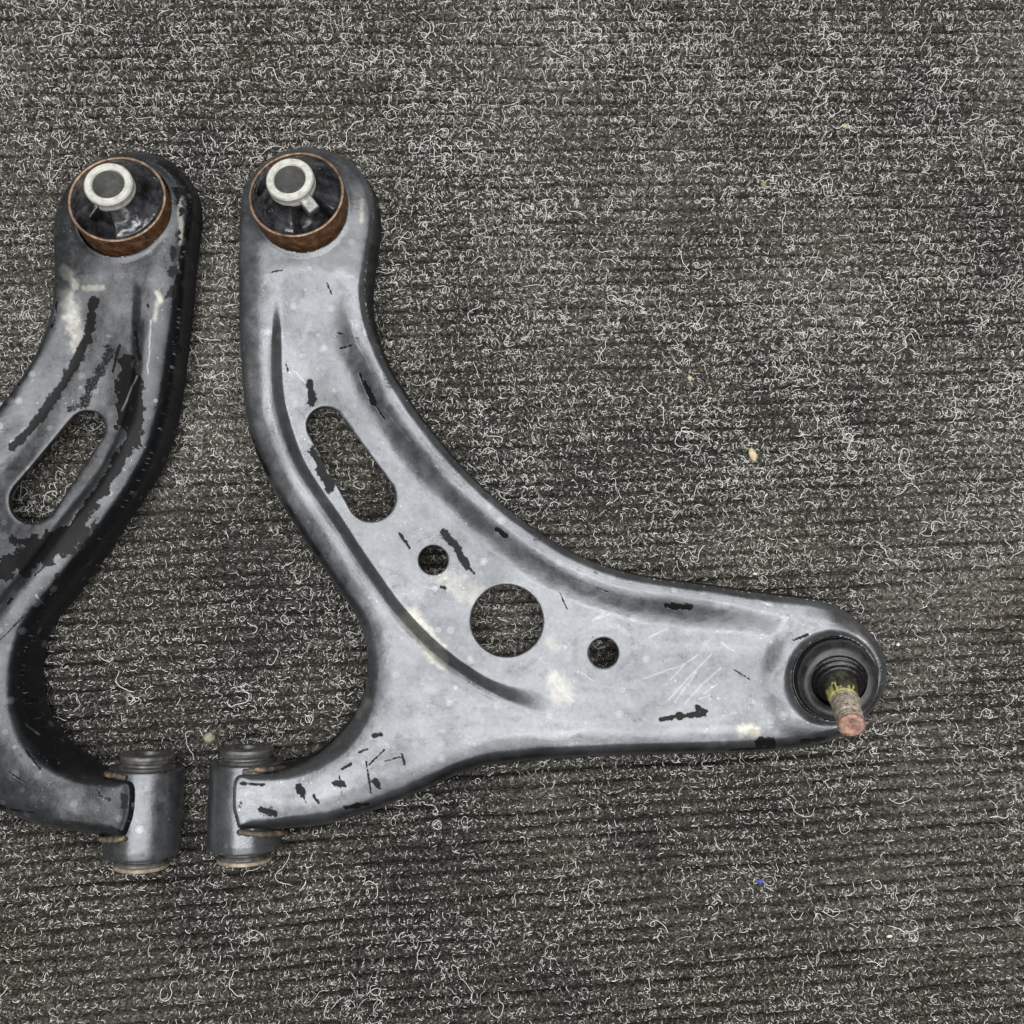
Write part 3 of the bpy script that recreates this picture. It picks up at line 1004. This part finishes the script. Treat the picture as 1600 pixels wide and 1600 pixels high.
def ball_joint(arm, base, tip):
    up = Vector((0, 0, 1))
    ax = (tip - base).normalized()
    c0 = P3(1303, 1060, 36 * MM)
    hous = put('ball_joint_housing', lathe('ball_joint_housing', [(0, 1 * MM), (15 * MM, 1 * MM), (18 * MM, 4 * MM), (19 * MM, 20 * MM), (25.2 * MM, 24 * MM), (25.2 * MM, 35 * MM),
               (24.6 * MM, 37 * MM), (23.2 * MM, 37.4 * MM), (22.8 * MM, 36 * MM), (20 * MM, 35 * MM)], 80, Matrix.Translation((c0.x, c0.y, 0))), M_CLIP, arm)
    # dust boot
    prof = [(22.9, 0.0, 0.0), (23.0, 1.6, .02), (22.2, 2.6, .05), (22.9, 3.8, .06), (23.2, 6.4, .12), (22.6, 9.2, .22), (20.8, 11.6, .34), (18.4, 12.8, .46), (15.6, 12.2, .58)]
    rings = []
    for r, h, w in prof:
        c = c0.lerp(base, w)
        c.z = c0.z + h * MM
        rings.append((c, up.lerp(ax, w), r * MM))
    boot = put('dust_boot', loft('dust_boot', rings, 80), M_BOOT, hous, arm)
    # ringed neck of the boot
    rings = []
    for r, h in ((15.8, -3.2), (16.2, -2.4), (15.2, -1.6), (14.2, -1.8), (14.0, -1.0), (14.9, -.2), (14.2, .8), (12.6, .6), (12.4, 1.6), (13.0, 2.4), (12.0, 3.4), (10.4, 3.0), (9.4, 3.2)):
        rings.append((base + ax * h * MM, ax, r * MM))
    put('boot_neck', loft('boot_neck', rings, 80), M_CLIP, hous, arm)
    L = (tip - base).length
    rings = [(base + ax * h * L, ax, r * MM) for h, r in ((-.05, 9.4), (.10, 9.3), (.2, 8.9), (.36, 8.2), (.40, 7.9))]
    stud = put('ball_stud', loft('ball_stud', rings, 48), M_STUD, hous, arm)
    # yellow paint band, dabbed unevenly
    def yj(me):
        co = np.zeros(len(me.vertices) * 3, np.float32)
        me.vertices.foreach_get('co', co)
        co = co.reshape(-1, 3)
        co += (np.stack([vnoise(co[:, 0] * 900, co[:, 1] * 900 + co[:, 2] * 700, k) for k in (1, 2, 3)], -1) - .5) * 1.5 * MM
        me.vertices.foreach_set('co', co.ravel())
        me.update()
        return me
    rings = [(base + ax * h * L, ax, r * MM) for h, r in ((.24, 8.5), (.28, 8.45), (.33, 8.3), (.38, 8.1), (.42, 7.7), (.44, 7.2))]
    put('paint_mark', yj(loft('paint_mark', rings, 40)), M_YELLOW, hous, arm)
    rings = []
    hs = np.linspace(.40, .97, 40)
    for i, h in enumerate(hs):
        pinch = 0.85 if 0.80 < h < .85 else 0.0
        rings.append((base + ax * float(h) * L, ax, (7.3 - .4 * (h - .4) + .30 * math.sin(i * math.pi / 1.6) - pinch) * MM))
    put('stud_thread', loft('stud_thread', rings, 40), M_THREAD, hous, arm)
    rings = [(base + ax * h * L, ax, r * MM) for h, r in ((.965, 7.0), (.985, 6.9), (1.0, 6.1), (1.0, 4.4), (.985, 3.6), (.98, 0.0))]
    put('stud_tip', loft('stud_tip', rings, 40), M_TIP, hous, arm)
    return hous


def control_arm(label, mat, ch, scr, tan, xf, mirror, seed, haze_bias):
    def T(p):
        if xf is None:
            return Vector(p)
        m, t = xf
        q = m @ np.array([p[0], p[1]]) + t
        return Vector((q[0], q[1], p[2]))

    def D(d):
        if xf is None:
            return Vector(d)
        q = xf[0] @ np.array([d[0], d[1]])
        return Vector((q[0], q[1], d[2]))
    cen = T(P3(792, 970, 0.0))
    e = bpy.data.objects.new('control_arm', None)
    e.empty_display_size = 0.02
    e.location = (cen.x, cen.y, 0.0)
    C.objects.link(e)
    e['label'] = label
    e['category'] = 'control arm'
    e['group'] = 'pair of used suspension control arms on the carpet'
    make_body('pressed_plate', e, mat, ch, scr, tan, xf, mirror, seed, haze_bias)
    ta = R(10)
    rear_bushing(e, T(P3(471, 322, 36.5 * MM)), D((-0.04, math.sin(ta), math.cos(ta))), mirror)
    front_bushing(e, T(P3(384, 1256, 21.5 * MM)), D((0.0, 1, 0)), 1)
    for path, rad in (([(376, 1300), (398, 1303), (420, 1303), (446, 1300)], 2.0), ([(384, 1206), (400, 1203), (424, 1202), (444, 1200)], 1.8)):
        pts = []
        for (uu, vv) in path:
            dx = (uu - 384) * 0.375 * MM
            zz = 21.5 * MM + math.sqrt(max((21.4 * MM) ** 2 - dx * dx, 0))
            pts.append(np.array(T(P3(uu, vv, zz - .7 * MM))))
        weld_bead(e, pts, rad * 0.75 * MM)
    base, tip = P3(1311, 1067, 49 * MM), P3(1331, 1135, 84 * MM)
    if xf is not None:
        # mirror-built joint: transform afterwards
        bj_base, bj_tip = base, tip
        tmp = bpy.data.objects.new('tmp', None)
        tmp.location = (0, 0, 0)
        h = ball_joint(tmp, bj_base, bj_tip)
        m, t = xf
        M4 = Matrix(((m[0, 0], m[0, 1], 0, t[0]), (m[1, 0], m[1, 1], 0, t[1]), (0, 0, 1, 0), (0, 0, 0, 1)))
        for o in [h] + list(h.children):
            o.data.transform(Matrix.Translation(-Vector(e.location)) @ M4)
            o.data.flip_normals()
        h.parent = e
        bpy.data.objects.remove(tmp)
    else:
        ball_joint(e, base, tip)
    return e


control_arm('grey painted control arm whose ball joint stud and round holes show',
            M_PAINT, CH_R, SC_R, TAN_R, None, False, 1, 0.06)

A = np.array(P3(471, 322, 36.5 * MM))[:2]
B = np.array(P3(384, 1256, 21.5 * MM))[:2]
A2 = np.array(P3(194, 329, 36.5 * MM))[:2]
B2 = np.array(P3(226, 1268, 21.5 * MM))[:2]
mv = (B - A) * np.array([-1, 1])
tv = B2 - A2
ang = math.atan2(tv[1], tv[0]) - math.atan2(mv[1], mv[0])
ca, sa = math.cos(ang), math.sin(ang)
ML = np.array([[ca, -sa], [sa, ca]]) @ np.array([[-1, 0], [0, 1.0]])
TL = A2 - ML @ A
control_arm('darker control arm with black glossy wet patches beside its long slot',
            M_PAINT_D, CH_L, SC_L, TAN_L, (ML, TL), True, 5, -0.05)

# ------------------------------------------------------------------ crumbs on the carpet
def crumb(label, u, v, sx, sy, sz, rot, stops, seed, name='debris_crumb'):
    bm = bmesh.new()
    bmesh.ops.create_icosphere(bm, subdivisions=2, radius=1)
    rng = np.random.default_rng(seed)
    o3 = rng.uniform(0, 50, 3)
    for vt in bm.verts:
        c = vt.co.copy()
        k = 0.72 + 0.6 * float(vnoise(c.x * 1.6 + o3[0], c.y * 1.6 + c.z * 1.3 + o3[1], seed))
        vt.co = Vector((c.x * sx * k, c.y * sy * k, c.z * sz * k))
    me = bpy.data.meshes.new(name)
    bm.to_mesh(me)
    bm.free()
    x, y = P(u, v, 0.002)
    x, y = float(x), float(y)
    zc = float(rib_h(np.array([x]), np.array([y]))[0])
    o = link(name, me, simple_mat(name, stops, 500, (0.6, 0.8), 0, 0.4), None, True)
    o.location = (x, y, zc + sz * 0.55)
    o.rotation_euler = (0, 0, rot)
    o['label'] = label
    o['category'] = 'debris'
    return o


CREAM = [(0.35, (0.36, 0.27, 0.13)), (0.6, (0.62, 0.53, 0.34)), (0.75, (0.75, 0.70, 0.55))]
PALE = [(0.35, (0.55, 0.52, 0.42)), (0.7, (0.80, 0.78, 0.70))]
crumb('large oblong cream crumb lying in the open carpet', 1174, 711, 2.6 * MM, 4.4 * MM, 1.6 * MM, R(20), CREAM, 3)
crumb('small cream crumb between the large crumb and the arm', 1077, 592, 1.9 * MM, 1.5 * MM, 1.2 * MM, 0, CREAM, 4)
crumb('grey tan lump beside the front bushing collar', 328, 1152, 3.2 * MM, 3.6 * MM, 2.0 * MM, R(40), [(0.3, (0.10, 0.09, 0.06)), (0.7, (0.36, 0.34, 0.24))], 6)
crumb('tiny blue plastic speck on the ribbed carpet', 1186, 1375, 1.5 * MM, 1.7 * MM, 1.2 * MM, 0, [(0.3, (0.03, 0.03, 0.26)), (0.7, (0.10, 0.10, 0.55))], 8)
crumb('pale flake between the two rear bushing ends', 173, 224, 0.9 * MM, 1.4 * MM, .6 * MM, R(-25), PALE, 9)
crumb('round white speck past the ball joint end', 1401, 1007, 1.2 * MM, 1.0 * MM, .8 * MM, 0, PALE, 10)
crumb('pale yellow chip deep in the ribbed open carpet', 1388, 1462, 2.0 * MM, 1.3 * MM, .9 * MM, R(10), PALE, 12)
crumb('tan flake among the thickest fibres', 1320, 201, 2.4 * MM, 1.2 * MM, .8 * MM, R(-15), CREAM, 13)
crumb('brown tan grain caught inside a fibre loop', 1192, 290, 1.8 * MM, 2.0 * MM, 1.0 * MM, 0, [(0.3, (0.10, 0.07, 0.03)), (0.7, (0.30, 0.24, 0.13))], 14)
crumb('white sliver beside the long flange edge of the arm', 1179, 897, 1.7 * MM, .7 * MM, .6 * MM, 0, PALE, 15)
